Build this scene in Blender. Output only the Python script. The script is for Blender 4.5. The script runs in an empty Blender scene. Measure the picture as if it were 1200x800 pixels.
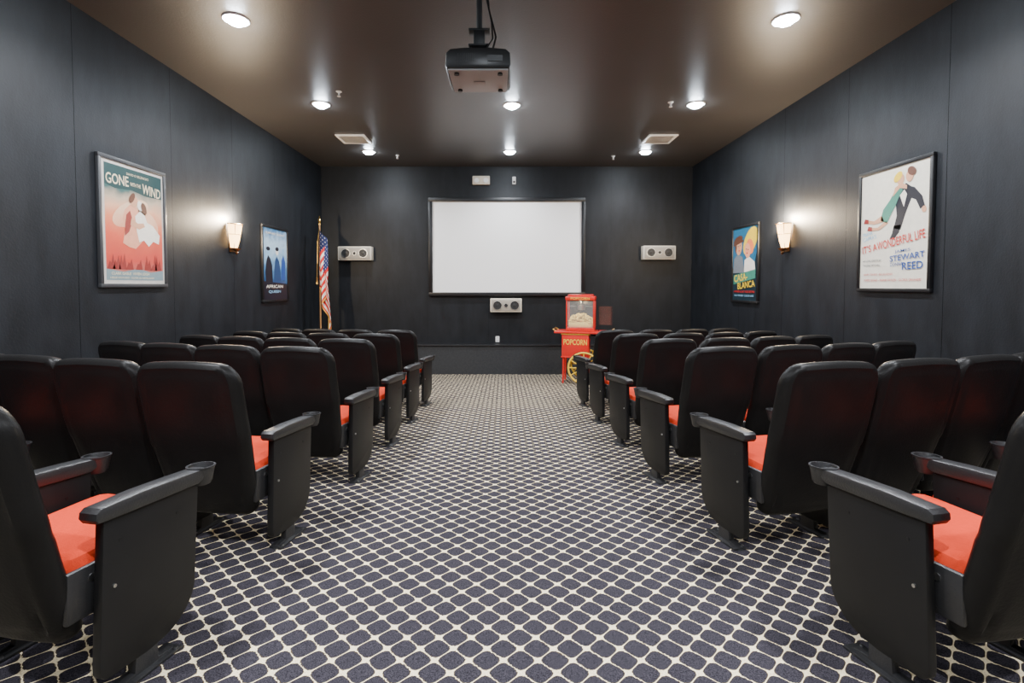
import bpy, bmesh, math, random
from mathutils import Vector, Matrix
random.seed(3)
R=math.radians
SC=bpy.context.scene
# ---------------------------------------------------------------- room constants (metres)
XL,XR=-3.62,3.75
YF,YB=9.90,-2.6
ZC=3.61
SL=0.05
def fz(y): return -SL*y

# ---------------------------------------------------------------- materials
def mat(name,col,rough=.5,metal=0,emit=None,estr=0,noise=None,bump=None,spec=None,alpha=None,trans=0,coat=0):
    m=bpy.data.materials.new(name); m.use_nodes=True
    nt=m.node_tree; b=nt.nodes['Principled BSDF']
    b.inputs['Base Color'].default_value=(*col,1); b.inputs['Roughness'].default_value=rough
    b.inputs['Metallic'].default_value=metal
    if spec is not None: b.inputs['Specular IOR Level'].default_value=spec
    if coat: b.inputs['Coat Weight'].default_value=coat
    if trans: b.inputs['Transmission Weight'].default_value=trans
    if alpha is not None: b.inputs['Alpha'].default_value=alpha
    if emit: b.inputs['Emission Color'].default_value=(*emit,1); b.inputs['Emission Strength'].default_value=estr
    tc=nt.nodes.new('ShaderNodeTexCoord')
    if noise:
        sc,amt=noise
        n=nt.nodes.new('ShaderNodeTexNoise'); n.inputs['Scale'].default_value=sc; n.inputs['Detail'].default_value=5
        nt.links.new(tc.outputs['Object'],n.inputs['Vector'])
        mx=nt.nodes.new('ShaderNodeMix'); mx.data_type='RGBA'
        mx.inputs['A'].default_value=(*[c*(1-amt) for c in col],1); mx.inputs['B'].default_value=(*[min(1,c*(1+amt)) for c in col],1)
        nt.links.new(n.outputs['Fac'],mx.inputs['Factor']); nt.links.new(mx.outputs['Result'],b.inputs['Base Color'])
    if bump:
        sc,st=bump
        n=nt.nodes.new('ShaderNodeTexNoise'); n.inputs['Scale'].default_value=sc; n.inputs['Detail'].default_value=4
        nt.links.new(tc.outputs['Object'],n.inputs['Vector'])
        bp=nt.nodes.new('ShaderNodeBump'); bp.inputs['Strength'].default_value=st; bp.inputs['Distance'].default_value=.01
        nt.links.new(n.outputs['Fac'],bp.inputs['Height']); nt.links.new(bp.outputs['Normal'],b.inputs['Normal'])
    return m
def emission(name,col,st): return mat(name,col,.5,emit=col,estr=st)

M_vinyl=mat('black_vinyl',(.0100,.0096,.0094),.36,noise=(6,.3),bump=(90,.10),spec=.10)
M_plast=mat('black_plastic',(.017,.017,.018),.40,noise=(12,.3),bump=(140,.15))
M_panel=mat('black_laminate',(.006,.006,.0065),.45,noise=(9,.35),spec=.36)
M_red=mat('red_fabric',(.64,.042,.011),.85,noise=(60,.12),bump=(300,.25),spec=.2)
M_redb=mat('red_back_fabric',(.16,.014,.007),.9,noise=(60,.12),bump=(300,.25),spec=.2)
M_steel=mat('steel',(.5,.5,.5),.3,1)
M_black=mat('black_paint',(.006,.006,.007),.4)
M_white=mat('white_paint',(.8,.8,.78),.5)
M_cream=mat('cream_plastic',(.66,.60,.49),.45)
M_brass=mat('gold_metal',(.85,.55,.16),.3,1)

def nd(nt,t,**k):
    n=nt.nodes.new(t)
    for a,v in k.items(): setattr(n,a,v)
    return n
def mth(nt,op,a,b=None):
    n=nt.nodes.new('ShaderNodeMath'); n.operation=op
    for i,v in enumerate((a,b)):
        if v is None: continue
        if isinstance(v,(int,float)): n.inputs[i].default_value=v
        else: nt.links.new(v,n.inputs[i])
    return n.outputs[0]

# carpet
def carpet():
    m=bpy.data.materials.new('lattice_carpet'); m.use_nodes=True; nt=m.node_tree; b=nt.nodes['Principled BSDF']
    b.inputs['Roughness'].default_value=.95; b.inputs['Specular IOR Level'].default_value=.05
    tc=nd(nt,'ShaderNodeTexCoord'); sp=nd(nt,'ShaderNodeSeparateXYZ'); nt.links.new(tc.outputs['Object'],sp.inputs[0])
    n0=nd(nt,'ShaderNodeTexNoise'); n0.inputs['Scale'].default_value=110; n0.inputs['Detail'].default_value=2
    nt.links.new(tc.outputs['Object'],n0.inputs['Vector'])
    w=mth(nt,'MULTIPLY',mth(nt,'SUBTRACT',n0.outputs['Fac'],.5),.009)
    a=.123
    x=mth(nt,'DIVIDE',mth(nt,'ADD',sp.outputs['X'],w),a); y=mth(nt,'DIVIDE',mth(nt,'ADD',sp.outputs['Y'],w),a)
    p=mth(nt,'ADD',x,y); q=mth(nt,'SUBTRACT',x,y)
    def c(v):
        f=mth(nt,'FRACT',v); return mth(nt,'MULTIPLY',mth(nt,'ABSOLUTE',mth(nt,'SUBTRACT',f,.5)),2)
    cp,cq=c(p),c(q)
    s=mth(nt,'ADD',mth(nt,'POWER',cp,3.5),mth(nt,'POWER',cq,3.5))
    def mrange(lo,hi):
        mr=nd(nt,'ShaderNodeMapRange'); mr.interpolation_type='SMOOTHSTEP'
        mr.inputs['From Min'].default_value=lo; mr.inputs['From Max'].default_value=hi
        nt.links.new(s,mr.inputs['Value']); return mr.outputs[0]
    m1=mrange(.66,.80); m2=mrange(.83,.93)
    n1=nd(nt,'ShaderNodeTexNoise'); n1.inputs['Scale'].default_value=260; n1.inputs['Detail'].default_value=3
    nt.links.new(tc.outputs['Object'],n1.inputs['Vector'])
    def ramp(p0,c0,p1,c1):
        r=nd(nt,'ShaderNodeValToRGB'); r.color_ramp.elements[0].position=p0; r.color_ramp.elements[1].position=p1
        r.color_ramp.elements[0].color=(*c0,1); r.color_ramp.elements[1].color=(*c1,1); nt.links.new(n1.outputs['Fac'],r.inputs[0]); return r.outputs[0]
    r1=ramp(.3,(.008,.007,.010),.72,(.066,.060,.073))
    rb=ramp(.3,(.010,.007,.004),.70,(.15,.10,.05))
    r2=ramp(.25,(.60,.42,.20),.52,(1.0,.87,.60))
    def mix(f,A,B):
        mx=nd(nt,'ShaderNodeMix',data_type='RGBA'); nt.links.new(f,mx.inputs['Factor']); nt.links.new(A,mx.inputs['A']); nt.links.new(B,mx.inputs['B']); return mx.outputs['Result']
    col=mix(m2,mix(m1,r1,rb),r2)
    nt.links.new(col,b.inputs['Base Color'])
    bp=nd(nt,'ShaderNodeBump'); bp.inputs['Strength'].default_value=.5; bp.inputs['Distance'].default_value=.004
    nt.links.new(n1.outputs['Fac'],bp.inputs['Height']); nt.links.new(bp.outputs[0],b.inputs['Normal'])
    return m
M_carpet=carpet()
# dark panelled wall
def wallmat(name,axis,off,k=1,sw=.0045):
    m=bpy.data.materials.new(name); m.use_nodes=True; nt=m.node_tree; b=nt.nodes['Principled BSDF']
    b.inputs['Roughness'].default_value=.5; b.inputs['Specular IOR Level'].default_value=.34
    tc=nd(nt,'ShaderNodeTexCoord'); sp=nd(nt,'ShaderNodeSeparateXYZ'); nt.links.new(tc.outputs['Object'],sp.inputs[0])
    f=mth(nt,'FRACT',mth(nt,'DIVIDE',mth(nt,'ADD',sp.outputs[axis],off),1.22))
    seam=mth(nt,'LESS_THAN',f,sw)
    mp=nd(nt,'ShaderNodeMapping'); mp.inputs['Scale'].default_value=(1,1,.35); nt.links.new(tc.outputs['Object'],mp.inputs[0])
    n=nd(nt,'ShaderNodeTexNoise'); n.inputs['Scale'].default_value=6; n.inputs['Detail'].default_value=9; n.inputs['Roughness'].default_value=.65
    nt.links.new(mp.outputs[0],n.inputs['Vector'])
    r=nd(nt,'ShaderNodeValToRGB'); r.color_ramp.elements[0].position=.32; r.color_ramp.elements[1].position=.72
    r.color_ramp.elements[0].color=(.0040*k,.0050*k,.0068*k,1); r.color_ramp.elements[1].color=(.0125*k,.0150*k,.0192*k,1)
    nt.links.new(n.outputs['Fac'],r.inputs[0])
    mx=nd(nt,'ShaderNodeMix',data_type='RGBA'); nt.links.new(seam,mx.inputs['Factor'])
    nt.links.new(r.outputs[0],mx.inputs['A']); mx.inputs['B'].default_value=(.0010,.0010,.0015,1)
    nt.links.new(mx.outputs['Result'],b.inputs['Base Color'])
    sr=nd(nt,'ShaderNodeMath',operation='MULTIPLY_ADD'); nt.links.new(seam,sr.inputs[0]); sr.inputs[1].default_value=-.26; sr.inputs[2].default_value=.34
    nt.links.new(sr.outputs[0],b.inputs['Specular IOR Level'])
    n2=nd(nt,'ShaderNodeTexNoise'); n2.inputs['Scale'].default_value=60; n2.inputs['Detail'].default_value=6; nt.links.new(tc.outputs['Object'],n2.inputs['Vector'])
    bp=nd(nt,'ShaderNodeBump'); bp.inputs['Strength'].default_value=.25; bp.inputs['Distance'].default_value=.004
    h=mth(nt,'SUBTRACT',n2.outputs['Fac'],seam); nt.links.new(h,bp.inputs['Height'])
    nt.links.new(bp.outputs[0],b.inputs['Normal'])
    return m
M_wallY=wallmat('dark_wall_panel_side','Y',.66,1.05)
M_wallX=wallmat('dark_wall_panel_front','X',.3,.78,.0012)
M_ceil=mat('taupe_ceiling',(.060,.056,.054),.40,noise=(1.2,.15),bump=(60,.1))

# ---------------------------------------------------------------- mesh builder
class MB:
    def __init__(s): s.v=[];s.f=[];s.mi=[];s.mats=[];s.uv=None
    def _m(s,m):
        if m not in s.mats: s.mats.append(m)
        return s.mats.index(m)
    def add(s,vs,fs,m,M=None):
        o=len(s.v); k=s._m(m)
        for p in vs:
            p=Vector(p); s.v.append(M@p if M else p)
        for f in fs: s.f.append([o+i for i in f]); s.mi.append(k)
    def bm(s,b,m,M=None):
        b.verts.ensure_lookup_table(); b.verts.index_update()
        s.add([v.co.copy() for v in b.verts],[[v.index for v in f.verts] for f in b.faces],m,M); b.free()
    def box(s,c,d,m,bev=0,M=None,seg=2):
        b=bmesh.new(); bmesh.ops.create_cube(b,size=1)
        for v in b.verts: v.co=Vector((v.co.x*d[0],v.co.y*d[1],v.co.z*d[2]))
        if bev: bmesh.ops.bevel(b,geom=b.edges[:],offset=bev,segments=seg,affect='EDGES',profile=.5)
        for v in b.verts: v.co+=Vector(c)
        s.bm(b,m,M)
    def prism(s,pts,t,m,axis='X',off=0,bev=0,M=None):
        # outline pts in plane, extruded along axis centred at off
        b=bmesh.new()
        def P(u,w,h):
            return {'X':(h,u,w),'Y':(u,h,w),'Z':(u,w,h)}[axis]
        a=[b.verts.new(P(u,w,off-t/2)) for u,w in pts]; c=[b.verts.new(P(u,w,off+t/2)) for u,w in pts]
        n=len(pts); f1=b.faces.new(a); f2=b.faces.new(c[::-1])
        for i in range(n): b.faces.new((a[i],c[i],c[(i+1)%n],a[(i+1)%n]))
        bmesh.ops.recalc_face_normals(b,faces=b.faces[:])
        if bev:
            es=list(set(list(f1.edges)+list(f2.edges)))
            bmesh.ops.bevel(b,geom=es,offset=bev,segments=2,affect='EDGES',profile=.5)
        s.bm(b,m,M)
    def lathe(s,prof,m,M=None,seg=24,cap=True):
        vs=[];fs=[]
        for r,z in prof:
            for i in range(seg):
                a=2*math.pi*i/seg; vs.append((r*math.cos(a),r*math.sin(a),z))
        n=len(prof)
        for j in range(n-1):
            for i in range(seg):
                i2=(i+1)%seg; fs.append((j*seg+i,j*seg+i2,(j+1)*seg+i2,(j+1)*seg+i))
        if cap:
            if prof[0][0]>1e-5: fs.append(list(range(seg))[::-1])
            if prof[-1][0]>1e-5: fs.append([(n-1)*seg+i for i in range(seg)])
        s.add(vs,fs,m,M)
    def cyl(s,p0,p1,r,m,r2=None,seg=16,M=None):
        p0=Vector(p0);p1=Vector(p1);d=p1-p0;L=d.length
        q=d.to_track_quat('Z','Y').to_matrix().to_4x4(); T=Matrix.Translation(p0)@q
        if M: T=M@T
        s.lathe([(r,0),(r if r2 is None else r2,L)],m,T,seg)
    def path(s,pts,r,m,seg=10,M=None):
        for i in range(len(pts)-1):
            s.cyl(pts[i],pts[i+1],r,m,seg=seg,M=M)
            s.ball(pts[i+1],r,m,M=M)
    def ball(s,c,r,m,sc=(1,1,1),seg=10,M=None):
        b=bmesh.new(); bmesh.ops.create_uvsphere(b,u_segments=seg,v_segments=max(5,seg//2+1),radius=r)
        for v in b.verts: v.co=Vector((v.co.x*sc[0]+c[0],v.co.y*sc[1]+c[1],v.co.z*sc[2]+c[2]))
        s.bm(b,m,M)
    def torus(s,c,R_,r,m,M=None,seg=32,ms=8):
        vs=[];fs=[]
        for i in range(seg):
            a=2*math.pi*i/seg
            for j in range(ms):
                t=2*math.pi*j/ms; rr=R_+r*math.cos(t)
                vs.append((c[0]+rr*math.cos(a),c[1]+rr*math.sin(a),c[2]+r*math.sin(t)))
        for i in range(seg):
            for j in range(ms):
                fs.append((i*ms+j,((i+1)%seg)*ms+j,((i+1)%seg)*ms+(j+1)%ms,i*ms+(j+1)%ms))
        s.add(vs,fs,m,M)
    def pillow(s,W,z0,z1,rt,rb,tf,tb,edge,deform,mf,mb,groove=0,nx=26,nz=32):
        zm=(z0+z1)/2; zh=(z1-z0)/2
        for side in (1,-1):
            b=bmesh.new(); g=[]
            for j in range(nz+1):
                z=zm+zh*math.sin(math.pi/2*(2*j/nz-1)); h=W(z)
                if z>z1-rt: h-=rt-math.sqrt(max(0,rt*rt-(z-z1+rt)**2))
                if z<z0+rb: h-=rb-math.sqrt(max(0,rb*rb-(z0+rb-z)**2))
                row=[]
                for i in range(nx+1):
                    q=math.sin(math.pi/2*(2*i/nx-1)); x=q*h
                    d=min((1-abs(q))*h,z1-z,z-z0); d=max(d,0)
                    pr=math.sqrt(max(0,1-(1-min(d/edge,1))**2))
                    y=tf*pr if side>0 else -tb*pr
                    if side<0 and groove: y+=groove*math.exp(-((d-.055)/.009)**2)
                    row.append(b.verts.new(deform(x,y,z)))
                g.append(row)
            for j in range(nz):
                for i in range(nx):
                    f=(g[j][i],g[j][i+1],g[j+1][i+1],g[j+1][i])
                    b.faces.new(f if side<0 else f[::-1])
            s.bm(b,mf if side>0 else mb)
    def mesh(s,name,ang=38,recalc=True):
        me=bpy.data.meshes.new(name); me.from_pydata([tuple(v) for v in s.v],[],s.f)
        for m in s.mats: me.materials.append(m)
        for p,k in zip(me.polygons,s.mi): p.material_index=k; p.use_smooth=True
        b=bmesh.new(); b.from_mesh(me)
        bmesh.ops.remove_doubles(b,verts=b.verts[:],dist=1e-5)
        if recalc: bmesh.ops.recalc_face_normals(b,faces=b.faces[:])
        b.to_mesh(me); b.free()
        me.set_sharp_from_angle(angle=R(ang)); me.update()
        return me
    def obj(s,name,loc=(0,0,0),rot=(0,0,0),parent=None,ang=38):
        return link(name,s.mesh(name,ang),loc,rot,parent)
def link(name,data,loc=(0,0,0),rot=(0,0,0),parent=None):
    o=bpy.data.objects.new(name,data); SC.collection.objects.link(o)
    o.location=loc; o.rotation_euler=rot
    if parent: o.parent=parent
    return o
def text_mesh(body,w,h,bold=0):
    cu=bpy.data.curves.new('t','FONT'); cu.body=body; cu.offset=bold; cu.resolution_u=3; cu.extrude=0
    o=bpy.data.objects.new('t',cu); SC.collection.objects.link(o)
    dg=bpy.context.evaluated_depsgraph_get(); dg.update()
    me=bpy.data.meshes.new_from_object(o.evaluated_get(dg))
    vs=[v.co.copy() for v in me.vertices]; fs=[list(p.vertices) for p in me.polygons]
    bpy.data.objects.remove(o); bpy.data.meshes.remove(me)
    x0=min(v.x for v in vs);x1=max(v.x for v in vs);y0=min(v.y for v in vs);y1=max(v.y for v in vs)
    out=[((v.x-(x0+x1)/2)/(x1-x0)*w,0,(v.y-(y0+y1)/2)/(y1-y0)*h) for v in vs]
    return out,fs

# ---------------------------------------------------------------- room shell
def hexa(name,x0,x1,y0,y1,z0f,z1,m):
    vs=[(x,y,z) for x in (x0,x1) for y in (y0,y1) for z in (z0f(y),z1(y))]
    fs=[(0,1,3,2),(4,6,7,5),(0,4,5,1),(2,3,7,6),(0,2,6,4),(1,5,7,3)]
    b=MB(); b.add(vs,fs,m); return b.obj(name)
T=.12
hexa('floor',XL,XR,YB,YF,lambda y:fz(y)-.1,fz,M_carpet)
hexa('ceiling',XL,XR,YB,YF,lambda y:ZC,lambda y:ZC+.1,M_ceil)
hexa('wall_left',XL-T,XL,YB,YF,lambda y:fz(y)-.1,lambda y:ZC+.1,M_wallY)
hexa('wall_right',XR,XR+T,YB,YF,lambda y:fz(y)-.1,lambda y:ZC+.1,M_wallY)
hexa('wall_front',XL-T,XR+T,YF,YF+T,lambda y:fz(y)-.1,lambda y:ZC+.1,M_wallX)
hexa('wall_back',XL-T,XR+T,YB-T,YB,lambda y:fz(y)-.1,lambda y:ZC+.1,M_wallX)
M_riser=mat('riser_dark_carpet',(.026,.027,.029),.9,noise=(30,.5),bump=(200,.3))
b=MB()
e=.004
b.add([(x,y,z) for x in (XL+e,XR-e) for y,z in ((9.64,fz(9.64)),(9.64,.07),(9.9-e,.07),(9.9-e,fz(9.9)))],
      [(0,1,5,4),(1,2,6,5),(2,3,7,6),(0,4,7,3),(0,3,2,1),(4,5,6,7)],M_riser)
b.box(((XL+XR)/2,9.755,.085),(XR-XL-2*e,.27,.03),M_black,.006)
b.obj('stage_riser')

# ---------------------------------------------------------------- theatre seat
def outline_panel():
    pts=[(-.165,.585),(-.17,.12)]
    for k in range(1,6):
        a=R(180+90*k/5); pts.append((-.135+.035*math.cos(a),.105+.035*math.sin(a)))
    pts.append((.0,.066))
    for k in range(1,12):
        a=R(270+90*k/11); pts.append((.03+.165*math.cos(a),.22+.15*math.sin(a)))
    pts.append((.205,.580))
    return pts
PAN=outline_panel()
def seat_mesh(arms):
    b=MB()
    def lean(z):
        t=(z-.2)/.8
        return -.19-.245*t-.02*math.sin(math.pi*t)
    Wb=lambda z:.226+.044*min(1,max(0,(z-.2)/.45))
    b.pillow(Wb,.20,1.01,.10,.07,.045,.045,.05,lambda x,y,z:(x,y+lean(z)+.35*x*x,z-.25*x*x*(1 if z>.6 else 0)),M_vinyl,M_vinyl,groove=.010)
    b.pillow(lambda z:Wb(z)-.04,.40,.955,.08,.03,.058,.01,.05,lambda x,y,z:(x,y+lean(z)+.012+.35*x*x,z-.2*x*x),M_redb,M_redb,nx=14,nz=16)
    # seat cushion + pan
    b.pillow(lambda z:.236,-.21,.28,.07,.05,.065,.01,.05,lambda x,y,z:(x,z,.42+y+.05*z-.25*max(0,z-.2)**1),M_red,M_red,nx=14,nz=16)
    b.pillow(lambda z:.232,-.21,.27,.07,.05,.02,.075,.06,lambda x,y,z:(x,z,.40+y+.05*z),M_vinyl,M_plast,nx=12,nz=12)
    for sx in (-1,1):
        b.box((sx*.236,-.175,.36),(.022,.12,.16),M_plast,.008)
        b.cyl((sx*.238,-.16,.40),(sx*.25,-.16,.40),.013,M_steel,seg=10)
    for sx in arms:
        x=sx*.278
        b.prism(PAN,.036,M_panel,'X',x,.006)
        # arm rest: side outline
        o=[(-.195,.583),(-.205,.597),(-.203,.618),(-.188,.630),(-.05,.636),(.10,.634),(.225,.630),(.225,.595),(.19,.578),(-.08,.580)]
        b.prism(o,.074,M_plast,'X',x,.010)
        # cup holder
        Mx=Matrix.Translation((x,.235,.563))
        b.lathe([(.0,0.0),(.034,0.0),(.040,.01),(.049,.064),(.052,.067),(.052,.072),(.045,.072),(.043,.064),(.034,.014),(0,.012)],M_plast,Mx,28)
        # foot
        b.prism([(-.13,.0),(-.11,.012),(-.05,.02),(-.045,.1),(.035,.1),(.04,.02),(.10,.012),(.12,0)],.032,M_plast,'X',x,.004)
        b.box((x,0,.005),(.075,.24,.012),M_plast,.003)
        for yy in (-.10,.10): b.cyl((x+.026,yy,.008),(x+.026,yy,.016),.007,M_steel,seg=8)
        for yy,zz in ((-.11,.50),(.11,.50)):
            b.cyl((x-.0195,yy,zz),(x+.0195,yy,zz),.006,M_panel,seg=8)
        b.cyl((x-.024,-.13,.36),(x+.024,-.13,.36),.006,M_steel,seg=8)
    return b.mesh('theater_seat',32)
SM={(1,):seat_mesh((1,)),(-1,):seat_mesh((-1,)),(1,-1):seat_mesh((1,-1))}
XF_L=[1.20,1.14,1.03,1.00,.99,.98]; XF_R=[1.27,1.16,1.08,1.04,1.01,1.0]
YO=[-.05,-.03,0,0,0,0]
PITCH=.556
for side,XF in ((-1,XF_L),(1,XF_R)):
    for r in range(6):
        base=12 if (side>0 or r==0) else 8
        ANG=[base+3*k for k in range(4)]; STEP=[14,18,23,27]
        y0=1.72+.95*r+YO[r]; px=side*(XF[r]+.25*math.sin(R(base))+(.0 if base==12 else .01)); py=y0
        for i in range(4):
            a=R(ANG[i])*(-side)  # positive a: facing right for left block
            st=R(STEP[i])
            ox=side*math.cos(st)*PITCH; oy=math.sin(st)*PITCH
            cx,cy=px+ox/2,py+oy/2
            key=((-side,) if i<3 else (1,-1))
            o=link('theater_seat',SM[key],(cx,cy,fz(cy)))
            # seats are bolted square to the sloping floor
            o.rotation_euler=(Matrix.Rotation(-math.atan(SL),3,'X')@Matrix.Rotation(-a,3,'Z')).to_euler()
            px+=ox; py+=oy

# ---------------------------------------------------------------- projection screen
M_screen=mat('screen_fabric',(.94,.93,.91),.8)
b=MB()
sx0,sx1,sz0,sz1=-1.485,1.62,1.045,2.99; fr=.075
cx=(sx0+sx1)/2; cz=(sz0+sz1)/2; w=sx1-sx0; h=sz1-sz0; yy=YF-.035
b.box((cx,yy,sz1-fr/2),(w,.066,fr),M_black,.006); b.box((cx,yy,sz0+fr/2),(w,.066,fr),M_black,.006)
b.box((sx0+fr/2,yy,cz),(fr,.066,h-2*fr),M_black,.004); b.box((sx1-fr/2,yy,cz),(fr,.066,h-2*fr),M_black,.004)
b.box((cx,YF-.02,cz),(w-fr,.02,h-fr),M_screen)
b.obj('projection_screen')

# ---------------------------------------------------------------- speakers
M_cone=mat('speaker_cone',(.02,.02,.02),.5)
for x,z,w in ((-2.92,1.885,.66),(3.06,1.90,.64),(.05,.865,.62)):
    b=MB(); d=.17; h=.27
    b.box((0,-d/2,0),(w,d,h),M_cream,.012)
    b.box((0,-d-.004,0),(w-.05,.012,h-.05),mat('speaker_baffle',(.36,.32,.26),.5),.004)
    for xx,rr in ((-.17,.085),(.17,.085),(0,.035)):
        Mx=Matrix.Translation((xx,-d-.010,0))@Matrix.Rotation(R(90),4,'X')
        b.lathe([(rr,0),(rr,.008),(rr*.86,.012),(rr*.8,.004),(rr*.35,.0045),(rr*.3,.010),(0,.014)],M_cone,Mx,24)
        b.torus((0,0,.006),rr*.98,.006,M_steel,Mx,24,6)
    b.obj('wall_speaker',(x,YF-.001,z))

# emergency light, sensor, outlet
b=MB(); b.box((0,-.035,0),(.34,.07,.17),M_cream,.01)
for sx in (-.09,.09):
    Mx=Matrix.Translation((sx,-.07,-.01))@Matrix.Rotation(R(90),4,'X')
    b.lathe([(.045,0),(.05,.02),(.04,.03),(0,.026)],M_white,Mx,16)
b.obj('emergency_light',(-.44,YF-.001,3.33))
b=MB(); b.box((0,-.025,0),(.07,.05,.15),M_white,.012); b.ball((0,-.05,-.03),.022,M_black); b.obj('motion_sensor',(.21,YF-.001,3.33))
b=MB(); b.box((0,-.004,0),(.075,.008,.12),M_white,.003)
for z in (-.03,.03):
    for xx in (-.009,.009): b.box((xx,-.0085,z),(.004,.002,.016),M_black)
b.obj('wall_outlet',(-.12,YF-.001,.18))

# ---------------------------------------------------------------- posters
def poly(b,pts,m,W,H,lay):
    vs=[((u-.5)*W,-.018-.0008*lay,(v-.5)*H) for u,v in pts]; b.add(vs,[list(range(len(vs)))],m)
def ell(cx,cy,rx,ry,n=20,rot=0):
    o=[]
    for i in range(n):
        a=2*math.pi*i/n; x=rx*math.cos(a); y=ry*math.sin(a)
        o.append((cx+x*math.cos(rot)-y*math.sin(rot),cy+x*math.sin(rot)+y*math.cos(rot)))
    return o
def txt(b,s,u,v,w,h,m,W,H,lay,bold=.01,rot=0):
    vs,fs=text_mesh(s,w*W,h*H,bold)
    Mx=Matrix.Translation(((u-.5)*W,-.018-.0008*lay,(v-.5)*H))@Matrix.Rotation(R(rot),4,'Y')
    b.add(vs,fs,m,Mx)
def pm(n,c,r=.35): return mat('print_'+n,c,r,noise=(25,.12))
def ramp_art(name,H,stops,scale=3.0,dist=.12):
    m=bpy.data.materials.new(name); m.use_nodes=True; nt=m.node_tree; bs=nt.nodes['Principled BSDF']; bs.inputs['Roughness'].default_value=.3
    tc=nd(nt,'ShaderNodeTexCoord'); sp=nd(nt,'ShaderNodeSeparateXYZ'); nt.links.new(tc.outputs['Object'],sp.inputs[0])
    n=nd(nt,'ShaderNodeTexNoise'); n.inputs['Scale'].default_value=scale; n.inputs['Detail'].default_value=6; nt.links.new(tc.outputs['Object'],n.inputs['Vector'])
    v=mth(nt,'ADD',mth(nt,'DIVIDE',sp.outputs['Z'],H),.5)
    v=mth(nt,'ADD',v,mth(nt,'MULTIPLY',mth(nt,'SUBTRACT',n.outputs['Fac'],.5),dist*2))
    r=nd(nt,'ShaderNodeValToRGB'); nt.links.new(v,r.inputs[0]); cr=r.color_ramp
    while len(cr.elements)<len(stops): cr.elements.new(.5)
    for e,(p,c) in zip(cr.elements,stops): e.position=p; e.color=(*c,1)
    nt.links.new(r.outputs[0],bs.inputs['Base Color']); return m
def poster(side,y0,y1,z0,z1,fcol,fw,draw):
    W=abs(y1-y0); H=z1-z0
    b=MB()
    for c,d in (((0,H/2-fw/2),(W,fw)),((0,-H/2+fw/2),(W,fw)),((-W/2+fw/2,0),(fw,H-2*fw)),((W/2-fw/2,0),(fw,H-2*fw))):
        b.box((c[0],-.016,c[1]),(d[0],.032,d[1]),fcol,.004)
    b.box((0,-.008,0),(W-fw,.014,H-fw),M_black)
    draw(b,W-2*fw,H-2*fw)
    x=XL+.001 if side<0 else XR-.001
    return b.obj('framed_movie_poster',(x,(y0+y1)/2,(z0+z1)/2),(0,0,R(90) if side<0 else R(-90)))
FR=[(0,0),(1,0),(1,1),(0,1)]
M_fgrey=mat('frame_dark_grey',(.05,.052,.055),.35)
P_cream=pm('cream',(.80,.70,.48)); P_blk=pm('ink',(.012,.012,.02)); P_red=pm('red',(.62,.02,.015)); P_blue=pm('blue',(.02,.08,.32))
P_teal=pm('teal',(.012,.050,.050)); P_org=pm('orange',(.85,.22,.08)); P_skin=pm('skin',(.66,.34,.20)); P_brn=pm('brown',(.12,.045,.025))
P_yel=pm('yellow',(.85,.58,.03)); P_lb=pm('lightblue',(.28,.52,.72)); P_pink=pm('pink',(.82,.36,.22)); P_wh=pm('white',(.86,.80,.70)); P_grn=pm('green',(.05,.24,.17))
P_mar=pm('maroon',(.28,.025,.02)); P_bg=pm('bluegrey',(.20,.28,.30))
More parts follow.
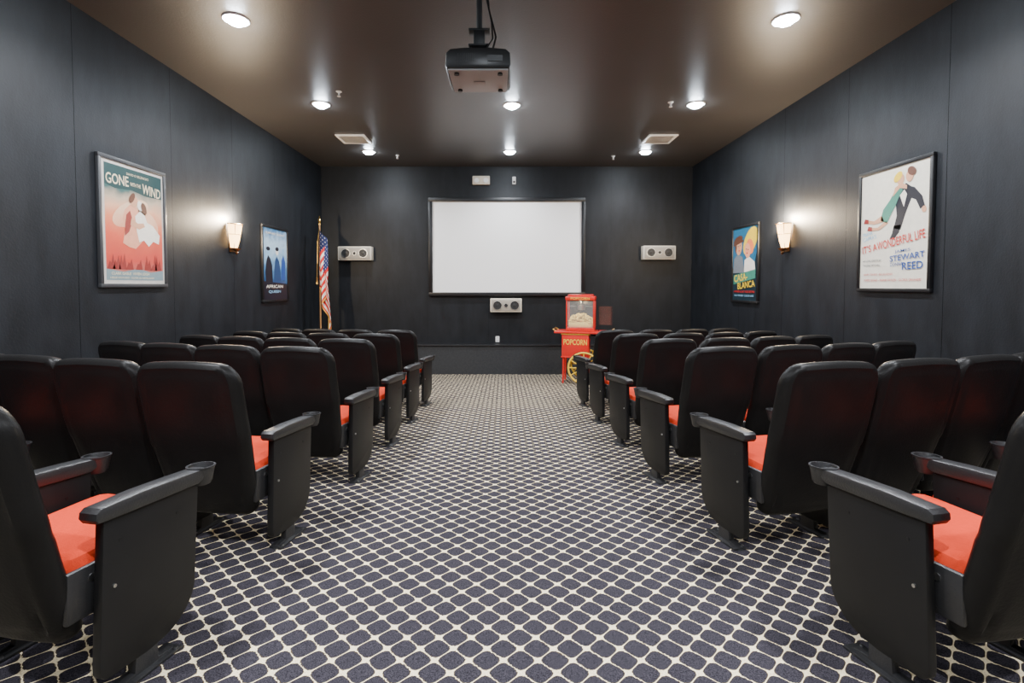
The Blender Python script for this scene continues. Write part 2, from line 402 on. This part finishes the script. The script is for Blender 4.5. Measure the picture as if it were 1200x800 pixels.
def art_wind(b,W,H):
    poly(b,FR,pm('mount',(.58,.55,.50)),W,H,0)
    inner=[(.05,.03),(.97,.03),(.97,.97),(.05,.97)]
    art=ramp_art('art_sunset',H,[(.0,(.60,.36,.28)),(.10,(.45,.12,.09)),(.20,(.60,.05,.03)),(.40,(.76,.10,.045)),(.54,(.82,.24,.11)),(.64,(.82,.44,.26)),(.72,(.55,.42,.30)),(.79,(.05,.13,.12))],5,.09)
    poly(b,inner,art,W,H,1)
    poly(b,[(.05,.80),(.20,.78),(.45,.795),(.7,.77),(.97,.775),(.97,.97),(.05,.97)],P_teal,W,H,2)
    poly(b,[(.05,.03),(.05,.12),(.30,.10),(.55,.13),(.75,.10),(.97,.12),(.97,.03)],P_bg,W,H,2)
    # cloud, embracing couple: he bends over her, skirt sweeping to the right
    cl=ramp_art('art_cloud',H,[(.3,(.82,.26,.13)),(.7,(.84,.58,.38))],9,.25)
    poly(b,ell(.44,.60,.30,.10,24,.3),cl,W,H,3); poly(b,ell(.68,.52,.22,.12,24,-.2),cl,W,H,3)
    poly(b,[(.30,.34),(.34,.46),(.30,.54),(.34,.62),(.42,.67),(.50,.68),(.56,.62),(.58,.52),(.62,.46),(.60,.36),(.50,.30),(.40,.31)],P_pink,W,H,4)
    poly(b,[(.50,.58),(.58,.63),(.66,.60),(.70,.54),(.80,.52),(.92,.44),(.90,.36),(.80,.38),(.72,.33),(.64,.38),(.56,.36),(.52,.46)],P_wh,W,H,5)
    poly(b,[(.33,.40),(.40,.44),(.46,.54),(.42,.62),(.36,.58),(.34,.50)],P_mar,W,H,5)
    poly(b,[(.42,.50),(.56,.47),(.66,.50),(.64,.53),(.54,.52),(.44,.56)],P_skin,W,H,6)
    poly(b,ell(.49,.70,.06,.045,16,.3),P_skin,W,H,6); poly(b,ell(.585,.675,.05,.04,16,-.5),P_wh,W,H,6)
    poly(b,ell(.455,.73,.06,.032,16,.7),P_brn,W,H,7); poly(b,ell(.645,.66,.055,.04,16,-.8),P_brn,W,H,7)
    for u in (.12,.20,.29,.40,.55,.70,.80,.88): poly(b,[(u-.06,.12),(u-.02,.21+.05*math.sin(u*30)),(u,.17),(u+.03,.24+.03*math.cos(u*40)),(u+.06,.12)],P_mar,W,H,3)
    txt(b,"GONE",.24,.855,.34,.085,P_cream,W,H,4,.012,-2); txt(b,"WIND",.79,.825,.32,.085,P_cream,W,H,4,.012,4)
    txt(b,"WITH THE",.52,.845,.17,.03,P_cream,W,H,4,.012); txt(b,"DAVID O SELZNICK'S",.56,.925,.36,.02,P_cream,W,H,4,.01)
    txt(b,"CLARK GABLE  VIVIEN LEIGH",.42,.085,.6,.022,P_cream,W,H,4,.01); txt(b,"LESLIE HOWARD  OLIVIA de HAVILLAND",.45,.05,.7,.014,P_cream,W,H,4,.01)
poster(-1,4.42,5.30,1.235,2.44,M_fgrey,.035,art_wind)
def art_blue(b,W,H):
    poly(b,FR,ramp_art('art_blue',H,[(.0,(.01,.03,.08)),(.25,(.02,.08,.20)),(.42,(.08,.22,.42)),(.62,(.30,.50,.68)),(.8,(.45,.62,.76)),(1,(.06,.18,.36))],9,.22),W,H,0)
    poly(b,[(.10,.22),(.08,.40),(.14,.56),(.20,.62),(.28,.58),(.36,.48),(.38,.22)],P_blk,W,H,1); poly(b,ell(.21,.67,.065,.05),P_lb,W,H,2); poly(b,ell(.20,.71,.08,.028),P_blk,W,H,3)
    poly(b,[(.42,.22),(.44,.42),(.48,.55),(.55,.62),(.66,.54),(.72,.36),(.74,.22)],pm('navy',(.02,.06,.16)),W,H,1); poly(b,ell(.57,.68,.06,.048),P_wh,W,H,2); poly(b,ell(.57,.72,.075,.03),P_blk,W,H,3)
    poly(b,[(.74,.28),(.76,.56),(.84,.64),(.93,.54),(.92,.28)],P_blue,W,H,2); poly(b,ell(.84,.70,.055,.045),P_lb,W,H,3)
    poly(b,[(0,0),(1,0),(1,.22),(0,.26)],P_blk,W,H,4)
    txt(b,"AFRICAN",.45,.185,.7,.045,P_wh,W,H,5,.01); txt(b,"QUEEN",.45,.11,.5,.045,P_lb,W,H,5,.01)
    txt(b,"HUMPHREY BOGART",.5,.93,.8,.03,P_wh,W,H,5,.01)
poster(-1,7.39,8.28,.995,2.18,M_black,.04,art_blue)
def art_casa(b,W,H):
    poly(b,FR,pm('night',(.010,.025,.035)),W,H,0)
    poly(b,[(.0,.45),(.35,.40),(.9,.52),(1,.7),(1,1),(0,1)],pm('sea',(.02,.14,.26)),W,H,1)
    poly(b,ell(.72,.80,.30,.16,20,.4),P_yel,W,H,2)
    poly(b,[(.02,.38),(.05,.58),(.2,.64),(.42,.60),(.5,.38)],pm('suit',(.18,.20,.22)),W,H,3)
    poly(b,ell(.26,.74,.13,.11,20,.2),P_skin,W,H,4); poly(b,ell(.22,.84,.19,.055,20,.15),P_brn,W,H,5); poly(b,[(.03,.79),(.45,.84),(.45,.81),(.03,.76)],P_brn,W,H,6)
    poly(b,[(.13,.66),(.17,.74),(.16,.80),(.10,.78),(.10,.70)],P_brn,W,H,5)
    poly(b,[(.48,.36),(.5,.55),(.66,.60),(.9,.52),(.95,.36)],P_wh,W,H,3)
    poly(b,ell(.62,.68,.12,.10,20,-.3),P_pink,W,H,5); poly(b,ell(.72,.73,.14,.10,20,-.3),P_org,W,H,4)
    for u,v in ((.23,.755),(.31,.76),(.58,.70),(.65,.69)): poly(b,ell(u,v,.018,.008),P_blk,W,H,7)
    poly(b,[(.27,.75),(.29,.75),(.31,.71),(.27,.71)],P_org,W,H,7); poly(b,[(.61,.69),(.625,.69),(.635,.665),(.61,.665)],P_org,W,H,7)
    poly(b,ell(.28,.69,.035,.008),P_red,W,H,7); poly(b,ell(.61,.645,.03,.009),P_red,W,H,7)
    poly(b,[(.05,.22),(.95,.30),(.95,.42),(.05,.35)],P_grn,W,H,6)
    txt(b,"CASA-",.36,.315,.56,.10,P_yel,W,H,8,.015,-5); txt(b,"BLANCA",.58,.215,.7,.09,P_yel,W,H,8,.015,-5)
    txt(b,"HUMPHREY BOGART  INGRID BERGMAN",.5,.12,.85,.03,P_red,W,H,8,.01); txt(b,"PAUL HENREID  CLAUDE RAINS",.5,.065,.8,.025,P_lb,W,H,8,.01)
poster(1,7.25,8.10,.985,2.19,M_black,.04,art_casa)
def art_life(b,W,H):
    poly(b,FR,pm('paper',(.80,.76,.64)),W,H,0)
    # man in dark suit, woman lifted on his shoulder, legs kicking left
    poly(b,[(.52,.50),(.62,.48),(.68,.60),(.76,.72),(.78,.80),(.68,.85),(.58,.80),(.54,.70),(.56,.60)],P_blk,W,H,2)
    poly(b,[(.52,.52),(.50,.46),(.46,.41),(.53,.41),(.60,.46),(.62,.52)],P_blk,W,H,2)
    poly(b,[(.66,.84),(.80,.80),(.90,.72),(.94,.64),(.88,.62),(.82,.70),(.70,.74)],P_blk,W,H,3)
    poly(b,ell(.93,.615,.03,.025),P_skin,W,H,4)
    poly(b,[(.60,.76),(.66,.80),(.70,.76),(.66,.66)],P_wh,W,H,4)
    poly(b,[(.32,.58),(.36,.67),(.46,.74),(.52,.80),(.60,.83),(.64,.80),(.58,.74),(.54,.68),(.48,.62),(.42,.55)],P_grn,W,H,5)
    poly(b,[(.34,.62),(.22,.585),(.12,.60),(.10,.575),(.22,.555),(.38,.57)],P_skin,W,H,5); poly(b,[(.07,.615),(.13,.605),(.13,.57),(.05,.575)],P_mar,W,H,6)
    poly(b,[(.40,.57),(.28,.525),(.18,.53),(.18,.505),(.30,.50),(.44,.55)],P_skin,W,H,5); poly(b,[(.13,.545),(.19,.535),(.19,.50),(.11,.51)],P_mar,W,H,6)
    poly(b,ell(.61,.885,.05,.042,18,.5),P_skin,W,H,6); poly(b,ell(.57,.915,.065,.035,18,.4),P_yel,W,H,7)
    poly(b,ell(.73,.90,.05,.048,18,-.3),P_skin,W,H,6); poly(b,ell(.76,.935,.06,.035,18,-.3),P_brn,W,H,7)
    poly(b,[(.50,.76),(.53,.83),(.62,.86),(.70,.83),(.70,.80),(.60,.82)],P_skin,W,H,7)
    txt(b,"FRANK",.12,.48,.16,.03,P_lb,W,H,3,.005,-8); txt(b,"CAPRA'S",.15,.44,.22,.035,P_lb,W,H,3,.005,-8)
    txt(b,"IT'S A",.16,.350,.24,.065,P_red,W,H,8,.008,-8); txt(b,"WONDERFUL LIFE",.62,.395,.68,.072,P_red,W,H,8,.008,-8)
    txt(b,"JAMES",.66,.305,.22,.03,P_blue,W,H,8,.005,-4); txt(b,"STEWART",.72,.258,.48,.05,P_blue,W,H,8,.015,-4)
    txt(b,"DONNA",.58,.20,.18,.03,P_blue,W,H,8,.005,-2); txt(b,"REED",.80,.185,.28,.06,P_blue,W,H,8,.015,-2)
    txt(b,"with LIONEL BARRYMORE",.20,.24,.3,.018,P_blk,W,H,8,.0); txt(b,"THOMAS MITCHELL",.2,.20,.28,.018,P_blk,W,H,8,.0)
    txt(b,"HENRY TRAVERS - BEULAH BONDI",.3,.12,.45,.018,P_red,W,H,8,.0); txt(b,"WARD BOND - FRANK FAYLEN - GLORIA GRAHAME",.5,.07,.85,.02,P_red,W,H,8,.0)
poster(1,4.32,5.22,1.19,2.41,M_black,.035,art_life)

# ---------------------------------------------------------------- sconces
M_shade=mat('alabaster_shade',(.9,.75,.5),.5,emit=(1,.58,.20),estr=9,noise=(14,.15))
M_bronze=mat('bronze',(.35,.2,.09),.35,1)
def sconce(x,y,z,side):
    b=MB()
    # half-round tapered bowl, open on top; local: wall at y=0, out to -y
    n=18; prof=[(.055,-.15),(.085,-.05),(.105,.06),(.12,.16)]
    vs=[];fs=[]
    for r,zz in prof:
        for i in range(n+1):
            a=math.pi*i/n; vs.append((r*math.cos(a),-.012-r*math.sin(a)*.95,zz))
    for j in range(3):
        for i in range(n): fs.append((j*(n+1)+i,j*(n+1)+i+1,(j+1)*(n+1)+i+1,(j+1)*(n+1)+i))
    b.add(vs,fs,M_shade)
    for r,zz,t in ((.123,.165,.007),(.058,-.152,.008),(.10,.03,.004)):
        pts=[(r*math.cos(math.pi*i/12),-.012-r*math.sin(math.pi*i/12)*.95,zz) for i in range(13)]
        b.path(pts,t,M_bronze,6)
    b.box((0,-.006,-.01),(.15,.012,.38),M_bronze,.004)
    b.lathe([(.0,-.24),(.012,-.23),(.02,-.21),(.012,-.195),(.05,-.165),(.055,-.155),(0,-.15)],M_bronze,Matrix.Translation((0,-.06,0)),16)
    for k in (3,9): 
        a=math.pi*k/12; b.cyl((.055*math.cos(a),-.012-.055*math.sin(a),-.15),(.123*math.cos(a),-.012-.12*math.sin(a),.165),.004,M_bronze,seg=6)
    o=b.obj('wall_sconce',(x,y,z),(0,0,R(90) if side<0 else R(-90)))
    L=bpy.data.lights.new('sconce_bulb','POINT'); L.energy=165; L.color=(1,.80,.56); L.shadow_soft_size=.035
    link('sconce_bulb',L,(0,-.13,.24),parent=o)
    return o
sconce(XL+.001,6.62,1.90,-1); sconce(XR-.001,6.57,1.90,1)

# ---------------------------------------------------------------- ceiling: downlights, vents, sprinklers
M_lamp=emission('downlight_lens',(.80,.90,1.0),320)
def downlight(x,y,p):
    b=MB()
    b.lathe([(.084,.0),(.086,-.008),(.108,-.012),(.116,-.004),(.116,0)],M_white,seg=28,cap=False)
    b.lathe([(.084,-.004),(.076,-.026),(.050,-.044),(.0,-.052)],M_lamp,seg=28,cap=False)
    o=b.obj('recessed_downlight',(x,y,ZC-.001))
    L=bpy.data.lights.new('downlight_beam','SPOT'); L.energy=p; L.spot_size=R(156); L.spot_blend=.7; L.shadow_soft_size=.06; L.color=(.93,.95,1)
    link('downlight_beam',L,(0,0,-.07),parent=o)
for y,p in ((-1.9,280),(.1,440),(2.25,450),(4.47,340),(6.52,260),(8.8,180)):
    for x in (-2.37,2.50): downlight(x,y,p)
for y,p in ((6.55,260),(8.8,180),(.1,440)): downlight(.11,y,p)
M_vent=mat('vent_enamel',(.92,.90,.86),.5)
for x in (-2.40,2.50):
    b=MB(); s=.46
    for c,d in (((0,s/2-.02),(s,.04)),((0,-s/2+.02),(s,.04)),((s/2-.02,0),(.04,s-.08)),((-s/2+.02,0),(.04,s-.08))):
        b.box((c[0],c[1],-.010),(d[0],d[1],.020),M_vent,.003)
    for k in range(9):
        Mx=Matrix.Translation((0,-.17+.0425*k,-.012))@Matrix.Rotation(R(25),4,'X')
        b.box((0,0,0),(s-.08,.032,.003),M_vent,M=Mx)
    b.obj('ceiling_vent',(x,8.03,ZC-.001))
for x,y in ((-2.0,6.1),(2.15,6.45),(-1.92,9.05),(2.0,9.1)):
    b=MB(); b.lathe([(.035,0),(.035,-.006),(.012,-.010),(.010,-.045),(.0,-.045)],M_white,seg=14); b.lathe([(0,-.062),(.022,-.062),(.022,-.058),(0,-.058)],M_white,seg=14)
    b.cyl((.01,0,-.04),(.012,0,-.06),.003,M_steel,seg=6); b.cyl((-.01,0,-.04),(-.012,0,-.06),.003,M_steel,seg=6)
    b.obj('fire_sprinkler',(x,y,ZC-.001))

# ---------------------------------------------------------------- projector
M_pj=mat('projector_shell',(.012,.012,.013),.35,noise=(20,.2)); M_pjb=mat('projector_base',(.34,.34,.35),.45)
b=MB()
# local: origin at ceiling; body at z ~ -1.0
zt=-.935
b.prism([(-.195,zt-.10),(-.19,zt-.03),(-.165,zt-.008),(-.08,zt),(.08,zt),(.165,zt-.008),(.19,zt-.03),(.195,zt-.10),(.185,zt-.12),(-.185,zt-.12)],.36,M_pj,'Y',0,.012)
b.prism([(-.178,-.168),(.178,-.168),(.170,.168),(-.170,.168)],.012,M_pjb,'Z',zt-.125,.004)
b.box((0,.02,zt-.133),(.07,.07,.004),M_pjb,.001)
for sx in (-.13,.13):
    for sy in (-.13,.12): b.lathe([(.014,0),(.016,-.012),(0,-.012)],M_black,Matrix.Translation((sx,sy,zt-.13)),12)
Mx=Matrix.Translation((.08,.18,zt-.06))@Matrix.Rotation(R(-90),4,'X')
b.lathe([(.05,0),(.05,.025),(.042,.03),(.035,.012),(0,.02)],M_black,Mx,20)
for k in range(9): b.box((-.12+.012*k,-.181,zt-.06),(.005,.004,.05),M_black)
b.box((.10,-.181,zt-.065),(.09,.004,.035),M_black)
for sx in (-.05,.05): b.box((sx,.0,zt+.03),(.012,.10,.07),M_black,.003)
b.box((0,0,zt+.07),(.13,.13,.012),M_black,.003); b.box((0,0,zt+.12),(.07,.08,.10),M_black,.005)
b.box((0,0,zt+.175),(.13,.08,.014),M_black,.003)
b.cyl((0,0,zt+.08),(0,0,.021),.019,M_black); b.lathe([(.07,.021),(.07,-.012),(.03,-.03),(0,-.03)],M_black,seg=20)
b.path([(.045,.02,.02),(.045,.02,-.45),(.06,.02,-.62),(.09,-.05,-.76),(.105,-.12,-.85),(.09,-.17,zt-.0)],.006,M_black,8)
b.path([(.03,.03,.02),(.035,.03,-.5),(.075,.0,-.7),(.085,-.08,-.84),(.05,-.16,zt-.0)],.005,M_black,8)
b.obj('ceiling_projector',(-.15,3.14,ZC-.022))

# ---------------------------------------------------------------- popcorn cart
M_cr=mat('cart_red_enamel',(.66,.016,.010),.3,coat=.3); M_gl=mat('glass_pane',(.9,.95,.95),.05,alpha=.08); M_ye=mat('cart_yellow',(.85,.55,.05),.4)
M_pop=mat('popcorn',(.85,.58,.16),.8,noise=(30,.3))
M_int=mat('cabinet_steel',(.16,.145,.13),.35,.8)
b=MB()
# local: x right, front = -y, z up from floor
bw,bd=.46,.40
b.box((0,0,.66),(bw,bd,.40),M_cr,.012)                     # cart body
b.box((0,0,.46),(bw+.02,bd+.02,.02),M_cr,.004); b.box((0,0,.855),(bw+.02,bd+.02,.02),M_ye,.004)
sc_=.13
b.box((sc_,0,.885),(.98,.46,.035),M_cr,.008)                  # serving shelf
for sx in (-1,1): b.path([(sc_+sx*.45,-.17,.89),(sc_+sx*.51,-.17,.93),(sc_+sx*.51,.17,.93),(sc_+sx*.45,.17,.89)],.011,M_brass,8)
for sy in (-.17,.17): b.cyl((-.20,sy,.46),(-.21,sy,.0),.02,M_cr,.014,12)
b.box((-.205,0,.12),(.02,.34,.02),M_cr,.004)
# wheels
for sy in (-.235,.235):
    Mx=Matrix.Translation((.15,sy,.285))@Matrix.Rotation(R(90),4,'X')
    b.torus((0,0,0),.262,.017,M_ye,Mx,40,8); b.torus((0,0,0),.277,.007,M_black,Mx,40,6)
    b.lathe([(.035,-.03),(.042,0),(.035,.03)],M_cr,Mx,16)
    for k in range(12):
        a=2*math.pi*k/12; b.cyl((.03*math.cos(a),.03*math.sin(a),0),(.26*math.cos(a),.26*math.sin(a),0),.009,M_ye,seg=6,M=Mx)
b.cyl((.15,-.25,.285),(.15,.25,.285),.012,M_steel)
b.box((.15,0,.37),(.05,.36,.18),M_cr,.005)
b.path([(.23,-.15,.80),(.40,-.15,.83),(.52,-.15,.80),(.52,.15,.80),(.40,.15,.83),(.23,.15,.80)],.013,M_black,8)
# kettle cabinet
z0=.905; ch=.62; cw=.48; cd=.38; px=.08
b.box((px,0,z0+.03),(cw,cd,.06),M_cr,.006)
for sx in (-1,1):
    for sy in (-1,1): b.box((px+sx*(cw/2-.012),sy*(cd/2-.012),z0+.29),(.024,.024,.48),M_cr,.004)
b.box((px,0,z0+.56),(cw+.02,cd+.02,.07),M_cr,.014); b.box((px,0,z0+.525),(cw,cd,.012),M_black,.002); b.box((px,0,z0+.61),(cw-.06,cd-.06,.03),M_cr,.01)
b.box((px,cd/2-.01,z0+.29),(cw-.05,.006,.46),M_int)
for c,d in (((px,-cd/2+.012,z0+.29),(cw-.05,.004,.46)),((px-cw/2+.012,0,z0+.29),(.004,cd-.05,.46)),((px+cw/2-.012,0,z0+.29),(.004,cd-.05,.46))): b.box(c,d,M_gl)
b.lathe([(0,0),(.06,0),(.075,.03),(.075,.09),(.05,.105),(0,.11)],M_steel,Matrix.Translation((px,0,z0+.36)),20)
b.cyl((px,0,z0+.45),(px,0,z0+.52),.012,M_steel); b.cyl((px-.2,0,z0+.42),(px+.2,0,z0+.42),.008,M_steel)
random.seed(5)
b.box((px,0,z0+.11),(cw-.07,cd-.07,.10),M_pop,.03)
for k in range(280):
    x=random.uniform(-.19,.19); y=random.uniform(-.15,.15); hh=.23*(1-(x/.3)**2)*(1-(y/.3)**2)
    b.ball((px+x,y,z0+.07+hh*random.uniform(.5,1)),random.uniform(.014,.026),M_pop,seg=6)
# plexi side display leaf
b.box((.49,.05,z0+.26),(.24,.006,.32),mat('smoked_plexi',(.12,.06,.05),.1,alpha=.5))
for xx in (.38,.60): b.box((xx,.05,z0+.20),(.012,.012,.42),M_black)
# lettering
for (s,w,h,z,m) in (("POPCORN",.40,.10,.72,M_ye),):
    vs,fs=text_mesh(s,w,h,.02); b.add(vs,fs,m,Matrix.Translation((0,-bd/2-.002,z)))
vs,fs=text_mesh("POPCORN",.32,.045,.015); b.add(vs,fs,M_ye,Matrix.Translation((px,-cd/2-.012,z0+.56)))
cart=b.obj('popcorn_cart',(1.27,8.60,fz(8.60)),(0,0,R(-14)))
L=bpy.data.lights.new('cabinet_bulb','POINT'); L.energy=2.0; L.color=(1,.8,.5); L.shadow_soft_size=.02
link('cabinet_bulb',L,(px,-.12,z0+.49),parent=cart)

# ---------------------------------------------------------------- flag on pole
def flagmat():
    m=bpy.data.materials.new('flag_cloth'); m.use_nodes=True; nt=m.node_tree; bs=nt.nodes['Principled BSDF']; bs.inputs['Roughness'].default_value=.75
    uv=nd(nt,'ShaderNodeUVMap'); uv.uv_map='UVMap'; sp=nd(nt,'ShaderNodeSeparateXYZ'); nt.links.new(uv.outputs[0],sp.inputs[0])
    st=mth(nt,'LESS_THAN',mth(nt,'FRACT',mth(nt,'MULTIPLY',sp.outputs['Y'],6.5)),.5)
    mx=nd(nt,'ShaderNodeMix',data_type='RGBA'); nt.links.new(st,mx.inputs['Factor']); mx.inputs['A'].default_value=(.85,.80,.74,1); mx.inputs['B'].default_value=(.66,.006,.008,1)
    can=mth(nt,'MULTIPLY',mth(nt,'LESS_THAN',sp.outputs['X'],.36),mth(nt,'GREATER_THAN',sp.outputs['Y'],.538))
    fx=mth(nt,'SUBTRACT',mth(nt,'FRACT',mth(nt,'MULTIPLY',sp.outputs['X'],22)),.5); fy=mth(nt,'SUBTRACT',mth(nt,'FRACT',mth(nt,'MULTIPLY',sp.outputs['Y'],15)),.5)
    dd=mth(nt,'SQRT',mth(nt,'ADD',mth(nt,'MULTIPLY',fx,fx),mth(nt,'MULTIPLY',fy,fy)))
    star=mth(nt,'LESS_THAN',dd,.15)
    m2=nd(nt,'ShaderNodeMix',data_type='RGBA'); nt.links.new(star,m2.inputs['Factor']); m2.inputs['A'].default_value=(.010,.022,.11,1); m2.inputs['B'].default_value=(.7,.7,.7,1)
    m3=nd(nt,'ShaderNodeMix',data_type='RGBA'); nt.links.new(can,m3.inputs['Factor']); nt.links.new(mx.outputs['Result'],m3.inputs['A']); nt.links.new(m2.outputs['Result'],m3.inputs['B'])
    edge=mth(nt,'MAXIMUM',mth(nt,'GREATER_THAN',sp.outputs['X'],.965),mth(nt,'LESS_THAN',sp.outputs['Y'],.035))
    m4=nd(nt,'ShaderNodeMix',data_type='RGBA'); nt.links.new(edge,m4.inputs['Factor']); nt.links.new(m3.outputs['Result'],m4.inputs['A']); m4.inputs['B'].default_value=(.85,.50,.08,1)
    nt.links.new(m4.outputs['Result'],bs.inputs['Base Color']); return m
fx,fy=-3.33,9.0
flag=link('american_flag',None,(fx,fy,fz(fy)))
b=MB()
b.lathe([(.0,0),(.15,0),(.15,.02),(.10,.05),(.03,.07),(.025,.14),(0,.14)],M_brass,seg=28)
b.cyl((0,0,.1),(0,0,2.80),.014,mat('oak_pole',(.35,.18,.07),.4)); b.lathe([(.0,2.80),(.025,2.80),(.025,2.83),(.012,2.84),(.03,2.88),(.0,2.97)],M_brass,seg=12)
b.obj('pole',parent=flag)
# cloth: hoist runs down the pole, fly gathers into soft folds and drops
vs=[];fs=[];uvs=[]; nu,nv=70,40
for j in range(nv+1):
    for i in range(nu+1):
        t=i/nu; h=1-j/nv; g=1-h
        z=2.74-1.10*g-.92*t*(1-.10*g)
        sp_=min(1,t*5)
        x=.0+sp_*(.085+.10*g*t+.065*math.sin(9*t+1.6*g-.6))
        y=-.015-sp_*(.05+.045*math.sin(15*t+1.0+2*g))
        vs.append((x,y,z)); uvs.append((t,h))
for j in range(nv):
    for i in range(nu): fs.append((j*(nu+1)+i,j*(nu+1)+i+1,(j+1)*(nu+1)+i+1,(j+1)*(nu+1)+i))
me=bpy.data.meshes.new('cloth'); me.from_pydata(vs,[],fs); ul=me.uv_layers.new(name='UVMap')
for p in me.polygons:
    p.use_smooth=True
    for li in p.loop_indices: ul.data[li].uv=uvs[me.loops[li].vertex_index]
me.materials.append(flagmat()); link('cloth',me,parent=flag)
b=MB(); b.path([(0,-.01,2.74),(.0,-.10,2.5),(.0,-.13,2.1),(-.01,-.13,1.85)],.007,M_brass,6); b.lathe([(0,.0),(.018,-.01),(.012,-.03),(.024,-.12),(0,-.12)],M_brass,Matrix.Translation((-.01,-.13,1.85)),10); b.obj('tassel',parent=flag)

# ---------------------------------------------------------------- world + camera
w=bpy.data.worlds.new('World'); SC.world=w; w.use_nodes=True
w.node_tree.nodes['Background'].inputs[0].default_value=(.02,.02,.025,1); w.node_tree.nodes['Background'].inputs[1].default_value=.3
cam=bpy.data.cameras.new('camera'); cam.sensor_width=36; cam.lens=17.4; cam.shift_x=10/1200; cam.shift_y=-45/1200; cam.clip_start=.05
co=link('camera',cam,(0,0,1.25),(R(88),0,0)); SC.camera=co
